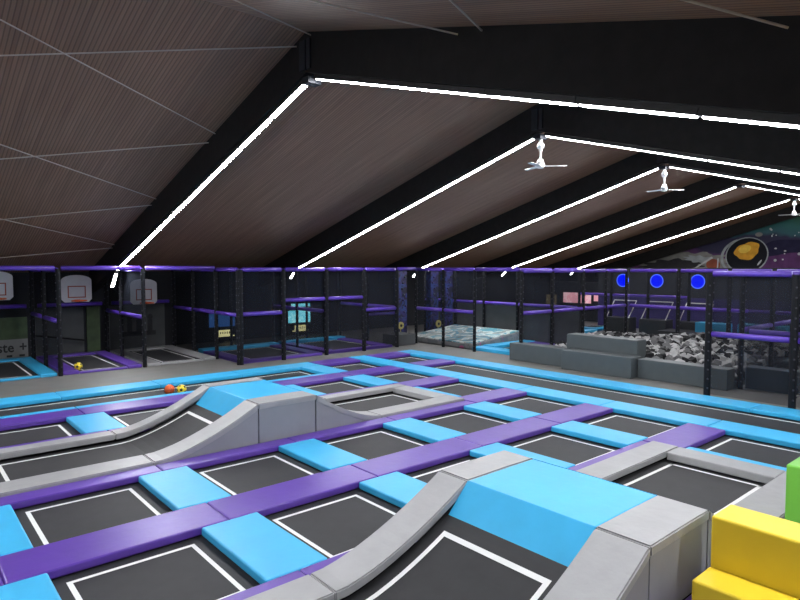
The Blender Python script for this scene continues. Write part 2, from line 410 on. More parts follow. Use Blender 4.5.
# narrow blue edge beside the last purple strip
for j in range(7):
    x0, x1 = segx[j], min(segx[j + 1], 9.49)
    if j == 6: continue
    if x1 > x0: pad(x0, x1, P[5] + PW, P[5] + PW + .22, M['blue'], f'narrow blue edge pad along the far runway, {ORD[6-j-1]} from its right end', grp='narrow blue edge pads')
rowname = ['row of the near ramp', 'row just behind the near ramp', 'row just before the far ramp', 'row of the far ramp', 'row just behind the far ramp']
for r in range(5):
    y0, y1 = P[r] + PW, P[r + 1]
    for c in range(6):                                     # cross pads
        if r in (0, 3) and 0 < c < 6:                      # the ramps stand here, only half of the last band shows
            if c == 5:
                pad(9.94, 10.21, y0, y1, M['blue'], f'half-width blue cross pad at the right end of the {"near" if r == 0 else "far"} ramp trampoline', grp='blue cross pads')
            continue
        if r < 3 and c == 0 and r != 2 and r != 1: continue
        pad(S[c], S[c] + SW, y0, y1, M['blue'], f'blue cross pad, {ORD[5-c]} from the right in the {rowname[r]}', grp='blue cross pads')
    for c in range(6):
        x0, x1 = S[c] + SW, S[c + 1]
        if r in (0, 3) and c < 5 and not c == 0: continue
        if r in (0, 3) and c == 0: x1 = .30
        if r == 0 and c == 0: continue
        bed(x0, x1, y0, y1, f'black square trampoline, {ORD[5-c]} from the right in the {rowname[r]}', 'square trampolines of the grid')
# long blue bands either side of the right runway
B1, B2 = (11.76, 12.48), (13.95, 14.65)
ycut = [16.40, 13.81, 11.55, 9.28, 7.01, 4.74, 2.47, .2]
for nm, (x0, x1) in (('left', B1), ('right', B2)):
    for k in range(7):
        pad(x0, x1, ycut[k + 1], ycut[k], M['blue'], f'blue edge pad on the {nm} side of the right runway, {ORD[k]} from its far end', grp='blue edge pads of the right runway')
bed(B1[1], B2[0], .2, 13.46, 'long black runway trampoline between two blue edges in front of the grey blocks', 'runway trampolines')
pad(B1[1], B2[0], 13.46, 14.16, M['purple'], 'purple frame pad closing the far end of the right runway', grp='purple frame pads')
bed(B1[1], B2[0], 14.16, 15.65, 'small black trampoline beyond the far end of the right runway', 'square trampolines of the grid')
pad(B1[1], B2[0], 15.65, 16.38, M['purple'], 'purple frame pad at the far back corner of the grid, beside the net opening', grp='purple frame pads')
# left runway
bed(-3.7, 9.49, P[5] + PW + .22, 15.65, 'long black runway trampoline along the far edge where the balls lie', 'runway trampolines')
for j in range(6):
    x0, x1 = segx[j], segx[j + 1] if j < 5 else 10.21
    pad(x0, x1, 15.65, 16.40, M['blue'], f'blue edge pad behind the far runway, {ORD[5-j]} from its right end', grp='blue edge pads behind the far runway')
pad(9.49, 10.21, P[5] + PW, 15.65, M['blue'], 'blue cross pad closing the right end of the far runway', grp='blue cross pads')
bed(10.21, 11.76, P[5] + PW, 15.65, 'black trampoline just right of the far runway end', 'square trampolines of the grid')
pad(10.21, 11.76, 15.65, 16.40, M['purple'], 'purple frame pad behind the trampoline just right of the far runway', grp='purple frame pads')
# ------------------------------------------------------------------ ramps
RZ = .635
def prof(x):
    if x < 3.1: return 0.0
    if x < 4.8: return RZ * ((x - 3.1) / 1.7) ** 1.5
    if x <= 5.95: return RZ
    if x < 7.5: return RZ * ((7.5 - x) / 1.55) ** 1.6
    return 0.0
def strip(bm, xs, ztop, zbot, y0, y1, mi=0):
    """solid following a profile: top ztop(x), bottom zbot(x)"""
    rows = []
    for x in xs:
        rows.append([bm.verts.new((x, y0, zbot(x))), bm.verts.new((x, y1, zbot(x))), bm.verts.new((x, y1, ztop(x))), bm.verts.new((x, y0, ztop(x)))])
    for a_, b_ in zip(rows, rows[1:]):
        for k in range(4):
            bm.faces.new((a_[k], b_[k], b_[(k + 1) % 4], a_[(k + 1) % 4])).material_index = mi
    bm.faces.new(rows[0]).material_index = mi; bm.faces.new(rows[-1][::-1]).material_index = mi
    bmesh.ops.recalc_face_normals(bm, faces=bm.faces)
def frange(a, b_, n): return [a + (b_ - a) * i / n for i in range(n + 1)]
def ramp(Y0, yi0, yi1, Y1, lab):
    t = thing('trampoline_ramp', lab, 'ramp', (5.37, (Y0 + Y1) / 2, 0), 'trampoline ramps')
    GT = .04
    # core box
    b = NB(); strip(b, [4.80, 5.95], lambda x: RZ - .03, lambda x: .006, Y0 + .06, Y1 - .06); obj('core_box', b, M['greyside'], t)
    # deck
    b = NB(); box(b, 4.79, 5.96, yi0, yi1, RZ - .06, RZ + .03, bev=.015); setp(obj('deck_pad', b, M['blue'], t), 'flat blue deck pad')
    for side, (xa, xb) in (('up', (4.49, 4.79)), ('down', (5.96, 6.31))):
        b = NB()
        za, zb = (.365, RZ + .03) if side == 'up' else (RZ + .03, .385)
        strip(b, [xa, xb], lambda x: za + (zb - za) * (x - xa) / (xb - xa), lambda x: za + (zb - za) * (x - xa) / (xb - xa) - .08, yi0, yi1)
        setp(obj('slope_pad', b, M['blue'], t), 'sloping blue pad')
    # curved side borders, in sewn lengths, and the level lengths beyond
    for (ya, yb) in ((Y0, yi0), (yi1, Y1)):
        for (xa, xb, n) in ((.27, 3.03, 6), (3.03, 4.79, 12), (4.79, 5.96, 2), (5.96, 7.50, 12), (7.50, 9.93, 6)):
            b = NB()
            strip(b, frange(xa + .004, xb - .004, n), lambda x: prof(x) + GT, lambda x: prof(x) - .06, ya, yb)
            es = [e for e in b.edges if len(e.link_faces) == 2 and e.calc_face_angle(0) > 1.0]
            bmesh.ops.bevel(b, geom=es, offset=.014, segments=2, affect='EDGES')
            setp(obj('border_pad', b, M['grey'], t), 'grey border pad')
    for (xa, xb) in ((.27, .77), (9.47, 9.93)):
        b = NB(); box(b, xa, xb, yi0 + .004, yi1 - .004, -.09, GT - .004, bev=.02); setp(obj('border_pad', b, M['grey'], t), 'grey border pad')
    # side panels, with vertical seams
    for ys in ((Y0 + .012, Y0 + .06), (Y1 - .06, Y1 - .012)):
        for (xa, xb, n) in ((3.35, 4.79, 12), (4.80, 5.94, 2), (5.96, 7.2, 12)):
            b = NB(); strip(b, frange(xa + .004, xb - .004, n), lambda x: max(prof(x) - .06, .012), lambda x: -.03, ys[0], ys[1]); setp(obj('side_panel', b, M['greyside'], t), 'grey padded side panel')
    # curved jumping beds
    for nm, xa, xb, la, lb in (('rise', .77, 4.64, 1.24, 4.31), ('fall', 6.12, 9.47, 6.5, 9.38)):
        zf = lambda x: prof(x) - .105
        b = NB(); strip(b, frange(xa - .1, xb + .1, 24), lambda x: zf(x), lambda x: zf(x) - .015, yi0 - .05, yi1 + .05)
        o = obj('jumping_bed', b, M['bed'], t)
        b = NB(); w = .055; l0, l1 = yi0 + .12, yi1 - .12
        xs = frange(la, lb, 20)
        zz = lambda x: zf(x) + .004 + (.004 if 3 < x < 8 else 0)
        for x0, x1 in zip(xs, xs[1:]):
            for (u, v) in ((l0, l0 + w), (l1 - w, l1)):
                poly(b, [(x0, u, zz(x0)), (x1, u, zz(x1)), (x1, v, zz(x1)), (x0, v, zz(x0))])
        for (x0, x1) in ((la, la + w), (lb - w, lb)):
            poly(b, [(x0, l0, zz(x0)), (x1, l0, zz(x1)), (x1, l1, zz(x1)), (x0, l1, zz(x0))])
        setp(obj('boundary_line', b, M['white'], o), 'white boundary line')
    return t
ramp(2.35, 2.87, 4.43, 4.88, 'near blue and grey humped trampoline ramp with curved black beds, beside the yellow blocks')
ramp(9.29, 9.79, 11.30, 11.63, 'far blue and grey humped trampoline ramp with curved black beds, below the balls')
# ------------------------------------------------------------------ yellow / green foam blocks
def block(name, x0, x1, y0, y1, z0, z1, m, lab, cat='foam block', bev=.02):
    b = NB(); box(b, x0, x1, y0, y1, z0, z1, bev=bev, seg=3)
    return setp(obj(name, b, m, center=((x0 + x1) / 2, (y0 + y1) / 2, z0)), lab, cat)
block('foam_block', 5.02, 5.38, .3, 2.112, FZ, .405, M['yellow'], 'low yellow foam step block in front of the taller yellow block')
block('foam_block', 5.385, 5.80, .2, 2.112, FZ, .85, M['yellow'], 'taller yellow foam block behind the low yellow step')
block('foam_block', 7.30, 7.95, .4, 2.112, FZ, .89, M['green'], 'green foam block standing behind the yellow blocks')
# ------------------------------------------------------------------ balls
def soccer(c, r, lab):
    t = thing('soccer_ball', lab, 'ball', (c[0], c[1], c[2] - r), 'yellow soccer balls')
    b = NB(); sphere(b, c, r, 24, 16); obj('cover', b, M['bally'], t, True)
    g = (1 + 5 ** .5) / 2
    ico = [Vector(v).normalized() for v in [(0, 1, g), (0, -1, g), (0, 1, -g), (0, -1, -g), (1, g, 0), (-1, g, 0), (1, -g, 0), (-1, -g, 0), (g, 0, 1), (-g, 0, 1), (g, 0, -1), (-g, 0, -1)]]
    rot = Euler((.3, .5, .2)).to_matrix()
    for v in ico:
        b = NB(); n = rot @ v; u = n.orthogonal().normalized(); w = n.cross(u)
        ring = [b.verts.new(Vector(c) + (n + (u * math.cos(k * 2 * PI / 5) + w * math.sin(k * 2 * PI / 5)) * .36).normalized() * r * 1.012) for k in range(5)]
        mid = b.verts.new(Vector(c) + n * r * 1.03)
        for k in range(5): b.faces.new((ring[k], ring[(k + 1) % 5], mid))
        setp(obj('patch', b, M['black'], t), 'black patch')
    return t
b = NB(); sphere(b, (0, 0, 0), .122, 24, 16)
c = Vector((5.24, 14.82, BZ + .122))
t = thing('basketball', 'orange basketball lying on the far runway beside a yellow ball', 'ball', (c.x, c.y, BZ))
bmesh.ops.translate(b, verts=b.verts, vec=c); obj('cover', b, M['ballo'], t, True)
b = NB()
for ax in range(3):
    pts = []
    for k in range(24):
        a = k * PI / 12; u, v = math.cos(a) * .1235, math.sin(a) * .1235
        pts.append(c + Vector([(u, v, 0), (u, 0, v), (0, u, v)][ax]))
    for k in range(24): tube(b, pts[k], pts[(k + 1) % 24], .003, 4)
setp(obj('seam', b, M['black'], t), 'black seam lines')
soccer((5.49, 14.68, BZ + .115), .115, 'yellow ball with black patches lying right beside the orange basketball')
soccer((4.22, 19.35, .015 + .115), .115, 'yellow ball with black patches lying in the purple hoop lane')
# ------------------------------------------------------------------ nets, posts and rails
def post(x, y, z1, lab, grp, r=.06, ties=True):
    b = NB(); tube(b, (x, y, FZ), (x, y, z1), r, 12)
    if ties:
        for k in range(int((z1 - .1) / .22)):
            z = .15 + k * .22
            box(b, x - r - .012, x - r + .008, y - r * .5 - .016, y - r * .5 + .016, z, z + .035, mi=1)
            box(b, x + r * .4 - .016, x + r * .4 + .016, y - r - .01, y - r + .01, z + .06, z + .095, mi=1)
    o = obj('net_post', b, [M['post'], M['tie']], center=(x, y, FZ))
    return setp(o, lab, 'post', grp)
def rail(a, b_, z, lab, grp, r=.065):
    b = NB()
    a, b_ = Vector((*a, z)), Vector((*b_, z)); d = (b_ - a).normalized() * .085
    tube(b, a + d, b_ - d, r, 12)
    t = obj('padded_rail', b, M['rail'], center=(a + b_) / 2, smooth=True)
    return setp(t, lab, 'rail', grp)
def net(a, b_, z0, z1, lab, grp, m='net'):
    d = Vector((b_[0] - a[0], b_[1] - a[1])); nv = Vector((-d.y, d.x)).normalized()
    if nv.dot(Vector(a)) < 0: nv = -nv
    a = (a[0] + nv.x * .085, a[1] + nv.y * .085); b_ = (b_[0] + nv.x * .085, b_[1] + nv.y * .085)
    b = NB(); poly(b, [(*a, z0), (*b_, z0), (*b_, z1), (*a, z1)])
    o = obj('safety_net', b, M[m], center=((a[0] + b_[0]) / 2, (a[1] + b_[1]) / 2, z0))
    return setp(o, lab, 'net', grp)
def run(pts, where, frm, ztop=2.93, mids=1.5, nets=True, posts=True, top=True, m='net', skip=(), grp='cage', r=.06, zb=0.0):
    n = len(pts) - 1
    if posts:
        for k, p in enumerate(pts):
            if k in skip: continue
            post(p[0], p[1], ztop - .02, f'black padded net post, {ORD[k]} from the {frm}, {where}', grp + ' posts', r)
    for k in range(n):
        bay = f'{ORD[k]} bay from the {frm}, {where}'
        if top: rail(pts[k], pts[k + 1], ztop, f'purple top rail, {bay}', grp + ' rails')
        mz = mids[k] if isinstance(mids, (list, tuple)) else mids
        if mz: rail(pts[k], pts[k + 1], mz, f'purple mid-height rail, {bay}', grp + ' rails')
        if nets if not isinstance(nets, (list, tuple)) else nets[k]:
            net(pts[k], pts[k + 1], zb, ztop, f'black safety net, {bay}', grp + ' nets', m)
# lanes with hoops
run([(-.9, 18.88), (1.4, 18.88), (3.67, 18.88), (5.96, 18.9), (8.3, 18.9)], 'front of the hoop lanes', 'left', 3.0, 0, False, grp='hoop lane', skip=(0, 1, 4))
run([(3.67, 18.95), (3.67, 20.9), (3.67, 22.9)], 'divider between blue and purple lanes', 'front', 2.95, 1.5, m='netdark', skip=(0,), grp='hoop lane')
run([(5.96, 19.0), (5.96, 21.2), (5.96, 22.9)], 'divider between purple and grey lanes', 'front', 2.95, 1.5, m='netdark', skip=(0,), grp='hoop lane')
run([(8.33, 17.42), (8.33, 19.06), (8.33, 21.0), (8.33, 22.9)], 'net side right of the grey lane', 'front', 2.95, 1.53, m='netdark', grp='hoop lane')
rail((1.0, 22.95), (3.6, 22.95), 1.75, 'purple rail on the back wall of the blue hoop lane', 'hoop lane rails')
rail((3.75, 22.95), (5.9, 22.95), 1.75, 'purple rail on the back wall of the purple hoop lane', 'hoop lane rails')
rail((6.05, 22.95), (8.25, 22.95), 1.75, 'purple rail on the back wall of the grey hoop lane', 'hoop lane rails')
# front cage to the right of the lanes
run([(8.40, 17.40), (9.92, 17.42), (11.62, 17.45), (13.25, 17.43), (14.84, 17.45)], 'front netting left of the airbag', 'left', 2.95, [1.55, 1.94, 1.94, 1.47], grp='front cage', r=.075)
run([(11.62, 17.6), (11.62, 19.4), (11.62, 21.2)], 'inner divider behind the front netting', 'front', 2.93, 1.5, top=False, skip=(0,), grp='front cage', r=.05)
run([(14.84, 17.55), (14.84, 19.3), (14.84, 21.2)], 'return netting left of the airbag', 'front', 2.93, 1.5, skip=(0,), grp='front cage', r=.05)
run([(8.5, 21.35), (9.92, 21.35), (11.62, 21.35), (13.25, 21.35), (14.84, 21.35)], 'rear netting near the game screens', 'left', 2.93, 0, skip=(0, 2, 4), grp='front cage', r=.05, m='netdark')
run([(16.2, 17.85), (16.2, 16.3), (16.15, 14.65), (15.95, 12.42)], 'netting in front of the airbag', 'left', 2.95, [1.40, 1.40, 0], nets=[1, 1, 0], grp='airbag cage', skip=(3,))
rail((14.84, 17.45), (16.2, 17.85), 2.97, 'purple top rail over the entrance gap left of the airbag', 'airbag cage rails')
# foam pit cage
run([(15.95, 12.4), (17.66, 12.4), (19.6, 12.4), (21.15, 12.4), (22.7, 12.4)], 'left side of the foam pit', 'front', 2.9, 1.5, grp='foam pit cage')
run([(22.7, 12.3), (22.7, 10.3), (22.7, 8.5), (22.7, 7.1), (22.7, 5.8)], 'back side of the foam pit', 'left', 2.9, 1.5, grp='foam pit cage', r=.075, skip=(0,))
run([(16.2, 5.75), (18.3, 5.75), (20.4, 5.75), (22.6, 5.75)], 'right side of the foam pit', 'front', 2.85, 1.45, grp='foam pit cage', skip=(3,))
run([(16.2, 5.65), (16.2, 4.1), (16.2, 2.4)], 'netting around the navy grey block', 'left', 2.85, 1.43, grp='foam pit cage', skip=(0,))
run([(14.72, 5.95), (14.72, 4.19), (14.72, 2.5)], 'nearest netting beside the right runway', 'left', 2.87, 1.45, grp='runway cage', r=.075)
# ------------------------------------------------------------------ hoop lanes: trampolines, pads, hoops
def lane(x0, x1, col, nm, y0=18.92, y1=22.95, fw=.16, sides=True):
    w = .42; z0, z1 = FZ, .07; g = 'hoop lane pads'
    bed(x0 + w, x1 - w, y0 + fw, y1 - w, f'black trampoline bed framed by {nm} pads in the {nm} hoop lane', 'hoop lane trampolines', z=.012, ins=.14, over=.05)
    m = M[col]
    pad(x0, x0 + w, y0, y1 - w, m, f'{nm} frame pad along the left side of the {nm} hoop lane', grp=g, z0=z0, z1=z1)
    pad(x1 - w, x1, y0, y1 - w, m, f'{nm} frame pad along the right side of the {nm} hoop lane', grp=g, z0=z0, z1=z1)
    pad(x0, x1, y1 - w, y1, m, f'{nm} frame pad across the back of the {nm} hoop lane', grp=g, z0=z0, z1=z1)
    pad(x0 + w, x1 - w, y0, y0 + fw, m, f'thin {nm} frame pad across the front of the {nm} hoop lane', grp=g, z0=z0, z1=.03)
lane(1.38, 3.60, 'blue', 'blue')
lane(3.74, 5.89, 'purple', 'purple')
lane(6.04, 8.24, 'grey', 'grey')
def cagebed(x0, x1, y0, y1, cb, cf, nm):
    w = .45; z0, z1 = FZ, .07; g = 'front cage pads'
    bed(x0 + w, x1 - w, y0 + .3, y1 - w, f'black trampoline inside the {nm} of the front cage', 'front cage trampolines', z=.012, over=.05)
    pad(x0, x1, y1 - w, y1, M[cb], f'{cb} frame pad across the back of the {nm} of the front cage', grp=g, z0=z0, z1=.12)
    pad(x0, x1, y0, y0 + .3, M[cf], f'{cf} frame pad across the front of the {nm} of the front cage', grp=g, z0=z0, z1=z1)
    pad(x0, x0 + w, y0 + .3, y1 - w, M[cf], f'{cf} frame pad at the left of the {nm} of the front cage', grp=g, z0=z0, z1=z1)
    pad(x1 - w, x1, y0 + .3, y1 - w, M[cf], f'{cf} frame pad at the right of the {nm} of the front cage', grp=g, z0=z0, z1=z1)
cagebed(8.45, 11.5, 17.5, 20.95, 'blue', 'purple', 'left half')
cagebed(11.75, 14.72, 17.55, 21.1, 'blue', 'purple', 'right half')
def hoop(xc, zt, lab):
    """backboard with the top corners cut in a curve, target square and hoop; facing -Y"""
    y = 22.86; w, h = .47, .93
    t = thing('basketball_backboard', lab, 'backboard', (xc, y, zt - h), 'basketball backboards')
    pr = [(-w, 0.10), (-w + .10, 0), (w - .10, 0), (w, .10), (w, h * .80)]
    pr += [(w * math.cos(a), h * .80 + h * .2 * math.sin(a)) for a in [PI * k / 12 for k in range(1, 12)]] + [(-w, h * .80)]
    b = NB()
    f = b.faces.new([b.verts.new((xc + u, y - .03, zt - h + v)) for u, v in pr])
    r = bmesh.ops.extrude_face_region(b, geom=[f]); bmesh.ops.translate(b, verts=[v for v in r['geom'] if isinstance(v, bmesh.types.BMVert)], vec=(0, .05, 0))
    bmesh.ops.recalc_face_normals(b, faces=b.faces); obj('board', b, M['board'], t)
    b = NB()
    q = (xc - .28, xc + .28, zt - h + .15, zt - h + .56, .035); yy = y - .034
    for (a, c2, d, e) in ((q[0], q[1], q[2], q[2] + q[4]), (q[0], q[1], q[3] - q[4], q[3]), (q[0], q[0] + q[4], q[2], q[3]), (q[1] - q[4], q[1], q[2], q[3])):
        box(b, a, c2, yy - .004, yy, d, e)
    setp(obj('target_square', b, M['redline'], t), 'red-brown target rectangle')
    b = NB(); n = 24; zr = zt - h + .06; R = .225; yc = y - .03 - .10 - R
    pts = [Vector((xc + R * math.cos(2 * PI * k / n), yc + R * math.sin(2 * PI * k / n), zr)) for k in range(n)]
    for k in range(n): tube(b, pts[k], pts[(k + 1) % n], .024, 6)
    box(b, xc - .08, xc + .08, yc + R - .01, y - .03, zr - .05, zr + .03)
    setp(obj('rim', b, M['orange'], t), 'orange hoop rim')
    for s in (-1, 1):
        b = NB(); box(b, xc + s * .25 - .03, xc + s * .25 + .03, y + .02, YW - .002, zt - h + .4, zt - h + .48); obj('bracket', b, M['steel'], t)
hoop(2.68, 2.90, 'white backboard with orange rim over the blue lane, cut by the left picture edge')
hoop(5.00, 2.76, 'white backboard with orange rim over the purple lane')
hoop(7.22, 2.60, 'white backboard with orange rim over the grey lane, behind a net post')
# back wall boards of the lanes
def panel(name, x0, x1, z0, z1, m, lab, cat, y=YW - .06, d=.05, parent=None):
    b = NB(); box(b, x0, x1, y, y + d, z0, z1)
    o = obj(name, b, m, parent, center=None if parent else ((x0 + x1) / 2, y + d / 2, z0))
    return o if parent else setp(o, lab, cat)
t = thing('wall_banner', 'white and green printed banner with black lettering behind the blue hoop lane', 'banner', (2.7, YW - .06, .0))
panel('sheet', 1.0, 3.62, .0, .62, M['banner'], '', '', parent=t)
panel('green_field', 1.0, 3.62, .62, 1.35, M['bannergreen'], '', '', parent=t)
def text(s, x, y, z, size, m, parent, name='lettering'):
    cu = bpy.data.curves.new(name, 'FONT'); cu.body = s; cu.size = size; cu.extrude = .004; cu.offset = .007; cu.resolution_u = 2
    tmp = bpy.data.objects.new('tmp', cu); COL.objects.link(tmp)
    dg = bpy.context.evaluated_depsgraph_get(); me = bpy.data.meshes.new_from_object(tmp.evaluated_get(dg))
    bpy.data.objects.remove(tmp); bpy.data.curves.remove(cu)
    R = Matrix.Translation((x, y, z)) @ Matrix.Rotation(PI / 2, 4, 'X') @ Matrix.Diagonal((1.0, 1.15, 1, 1))
    me.transform(R)
    b = NB(); b.from_mesh(me); bpy.data.meshes.remove(me)
    return obj(name, b, m, parent)
text('ste', 2.74, YW - .066, .20, .40, M['black'], t)
text('+', 3.36, YW - .066, .20, .40, M['black'], t)
b = NB()
for k in range(7): box(b, 1.2 + k * .36, 1.36 + k * .36, YW - .07, YW - .062, .03, .10)
obj('small_print', b, M['black'], t)
o = panel('wall_panel', 3.85, 5.35, FZ, 1.62, M['wallgrey'], 'grey board on the back wall of the purple hoop lane', 'panel')
o = panel('wall_panel', 5.45, 5.88, FZ, 1.62, M['bannergreen'], 'narrow green printed board at the right end of the purple hoop lane', 'panel')
t = thing('printed_board', 'grey printed board with dark figures behind the grey hoop lane', 'panel', (7.1, YW - .06, 0))
panel('sheet', 6.1, 8.2, FZ, 1.62, M['wallgrey'], '', '', parent=t)
b = NB()
for cx, w in ((6.9, .09), (7.25, .11), (7.65, .08)):
    sphere(b, (cx, YW - .066, 1.15), .11, 12, 8, sc=(.9, .05, 1)); box(b, cx - w, cx + w, YW - .07, YW - .062, .55, 1.05); box(b, cx - w - .12, cx + w + .12, YW - .07, YW - .062, .45, .62)
obj('figure_print', b, M['figure'], t)
# lane-back diagonal brace
b = NB(); tube(b, (3.8, 23.3, .72), (5.3, 23.3, .45), .03, 8); setp(obj('wall_brace', b, M['post'], center=(4.5, 23.3, .6)), 'thin black bar sloping across the back of the purple lane', 'bar')
# ------------------------------------------------------------------ game screens behind the front cage
def screen(x0, x1, z0, z1, m, lab, sx0, sx1, sz):
    y = 23.1
    t = thing('game_screen', lab, 'screen', ((x0 + x1) / 2, y, 0), 'game screens')
    b = NB(); box(b, x0 - .08, x1 + .08, y + .02, y + .12, z0 - .08, z1 + .08); obj('casing', b, M['black'], t)
    b = NB(); box(b, x0, x1, y - .0, y + .02, z0, z1); setp(obj('display', b, m, t), 'lit display')
    b = NB(); box(b, sx0, sx1, y - .0, y + .02, sz, sz + .22); box(b, sx0 - .12, sx1 + .12, y, y + .02, sz - .05, sz - .01); setp(obj('yellow_sign', b, M['sign'], t), 'yellow lit sign')
    b = NB()
    for k in range(5): box(b, sx0 + .05 + k * (sx1 - sx0 - .08) / 5, sx0 + .09 + k * (sx1 - sx0 - .08) / 5, y - .006, y, sz + .06, sz + .15)
    obj('sign_lettering', b, M['black'], t)
    b = NB(); box(b, (x0 + x1) / 2 - .1, (x0 + x1) / 2 + .1, y + .04, y + .10, FZ, z0); obj('stand', b, M['black'], t)
screen(9.80, 10.90, .62, 1.16, M['dimblue'], 'dim blue game screen over a yellow sign behind the left half of the front cage', 10.2, 10.75, .26)
screen(13.40, 14.52, .58, 1.12, M['cyan'], 'bright cyan game screen over a yellow sign behind the right half of the front cage', 13.72, 14.3, .24)
b = NB(); box(b, 13.55, 14.5, 23.08, 23.12, 1.28, 1.42); setp(obj('light_sign', b, M['cyan'], center=(14, 23.1, 1.28)), 'narrow cyan lit sign strip above the bright cyan game screen', 'sign')
# ------------------------------------------------------------------ airbag, climbing walls, padded wall
t = thing('landing_airbag', 'large printed landing airbag in grey, white and teal behind the netting', 'airbag', (17.9, 16.9, FZ))
def lift(bm):
    for v in bm.verts:
        if v.co.z > .1: v.co.z += .30 * (v.co.x - 16.45) / 2.9
b = NB(); box(b, 16.45, 19.35, 15.05, 18.75, FZ, .16, bev=.06, seg=4); lift(b); obj('cushion', b, M['airside'], t)
b = NB(); box(b, 16.48, 19.3, 15.1, 18.7, .165, .19); lift(b); setp(obj('top_sheet', b, M['airbag'], t), 'printed top sheet in teal, white and grey')
def climb(x0, x1, y, lab, ml=None):
    t = thing('climbing_wall', lab, 'climbing wall', ((x0 + x1) / 2, y, FZ), 'climbing walls behind the airbag')
    b = NB(); box(b, x0, x1, y, y + .3, FZ, 2.86); obj('slab', b, M['space'], t)
    rn = random.Random(int(x0 * 100))
    for k in range(9):
        b = NB(); sphere(b, (rn.uniform(x0 + .08, x1 - .08), y - .01, .6 + k * .25), .05, 8, 6, sc=(1.2, .8, .8)); obj('hold', b, M[rn.choice(['purplewall', 'navy', 'purplewall', 'steel'])], t, True)
climb(18.25, 18.72, 19.15, 'blue space-print climbing wall standing behind the airbag, middle one')
climb(18.95, 19.42, 18.95, 'blue space-print climbing wall standing behind the airbag, right one beside the grey padded wall')
climb(16.75, 17.25, 19.6, 'blue space-print climbing wall behind the airbag, left one')
for x, lab in ((18.5, 'round yellow emblem low behind the right part of the airbag'), (16.7, 'round yellow emblem beside the entrance gap left of the airbag')):
    y = 18.9 if x > 17 else 19.35
    t = thing('round_emblem', lab, 'sign', (x, y, .4), 'yellow round emblems')
    b = NB(); tube(b, (x, y, .54), (x, y + .04, .54), .16, 20); tube(b, (x, y + .04, FZ), (x, y + .041, .40), .02, 6); obj('disc', b, M['emblem'], t)
    b = NB(); tube(b, (x, y - .01, .54), (x, y, .54), .07, 5); obj('mark', b, M['black'], t)
block('padded_box', 14.98, 15.95, 17.6, 18.5, FZ, .40, M['wallgrey'], 'low pale grey padded box in the entrance gap left of the airbag', 'box')
rail((15.0, 19.6), (16.7, 19.6), 1.08, 'short low purple rail seen through the entrance gap left of the airbag', 'airbag cage rails')
wy = [20.9, 18.9, 17.2, 15.4, 13.7, 12.55]
for k in range(5):
    b = NB(); box(b, 19.62, 19.82, wy[k + 1] + .01, wy[k] - .01, FZ, 1.47, bev=.03)
    setp(obj('wall_pad', b, M['wallgrey'], center=(19.7, (wy[k] + wy[k + 1]) / 2, FZ)), f'tall grey wall pad behind the airbag, {ORD[k]} from the left', 'wall pad', 'grey wall pads')
run([(19.55, y) for y in wy], 'above the grey padded wall', 'left', 2.93, 1.52, grp='padded wall cage', skip=(5,), zb=1.5)
# blue and purple pads right of the airbag
pad(16.4, 17.0, 12.6, 15.0, M['blue'], 'blue frame pad beside the front net opening right of the airbag', grp='airbag side pads', z0=FZ, z1=.09)
bed(17.0, 19.0, 12.9, 14.45, 'black trampoline between the airbag and the foam pit netting', 'airbag side trampolines', z=.012, over=.04)
pad(17.0, 19.5, 14.45, 15.0, M['blue'], 'blue frame pad along the right edge of the airbag', grp='airbag side pads', z0=FZ, z1=.12)
pad(18.95, 19.5, 12.6, 14.45, M['purple'], 'purple frame pad at the foot of the grey padded wall', grp='airbag side pads', z0=FZ, z1=.10)
# ------------------------------------------------------------------ foam pit
BL = [(15.65, 16.15, 10.55, 12.64, .53, 'low dark grey foam pit wall block, left one beyond the right runway'),
      (15.35, 15.93, 8.20, 10.42, .55, 'dark grey step block in front of the foam pit, nearest the right runway'),
      (15.94, 16.45, 8.34, 10.64, .97, 'tall dark grey block behind the step block at the foam pit'),
      (15.65, 16.12, 5.85, 8.18, .50, 'low dark grey foam pit wall block right of the tall block')]
for (x0, x1, y0, y1, z, lab) in BL: block('foam_block', x0, x1, y0, y1, FZ, z, M['slate'], lab)
block('foam_block', 16.35, 16.8, 4.6, 5.70, FZ, .52, M['navy'], 'navy grey foam block behind the nearest netting at the right')
rn = random.Random(3)
cubes = []
nx, ny = 25, 25
for i in range(nx):
    for j in range(ny):
        x = 16.32 + (22.35 - 16.32) * (i + .5) / nx + rn.uniform(-.07, .07); y = 5.98 + (12.2 - 5.98) * (j + .5) / ny + rn.uniform(-.07, .07)
        z = .30 + .10 * math.sin(x * 1.3 + 1) * math.cos(y * 1.1) + rn.uniform(-.05, .09) + .02 * (x - 16.3)
        hid = False
        for (bx0, bx1, by0, by1, bz, _l) in BL:
            s = bx1 / x; yy = y * s; zz = 3 + (z + .12 - 3) * s
            if by0 < yy < by1 and zz < bz: hid = True
        cubes.append((math.hypot(x, y) + (100 if hid else 0), x, y, z))
cubes.sort()
shade = [('foaml', 'light grey foam cube heaped in the foam pit'), ('foamm', 'mid grey foam cube heaped in the foam pit'), ('foamd', 'black foam cube heaped in the foam pit')]
protos = []
for mk, lb in shade:
    b = NB(); box(b, -.095, .095, -.095, .095, -.095, .095, bev=.012, seg=1)
    me = bpy.data.meshes.new('foam_cube'); b.to_mesh(me); b.free(); me.materials.append(M[mk]); protos.append(me)
rest = NB()
def terr(x, y): return .17 + .10 * math.sin(x * 1.3 + 1) * math.cos(y * 1.1) + .02 * (x - 16.3)
gx, gy = 24, 24
gv = [[rest.verts.new((16.2 + 6.3 * i / gx, 5.85 + 6.45 * j / gy, terr(16.2 + 6.3 * i / gx, 5.85 + 6.45 * j / gy))) for j in range(gy + 1)] for i in range(gx + 1)]
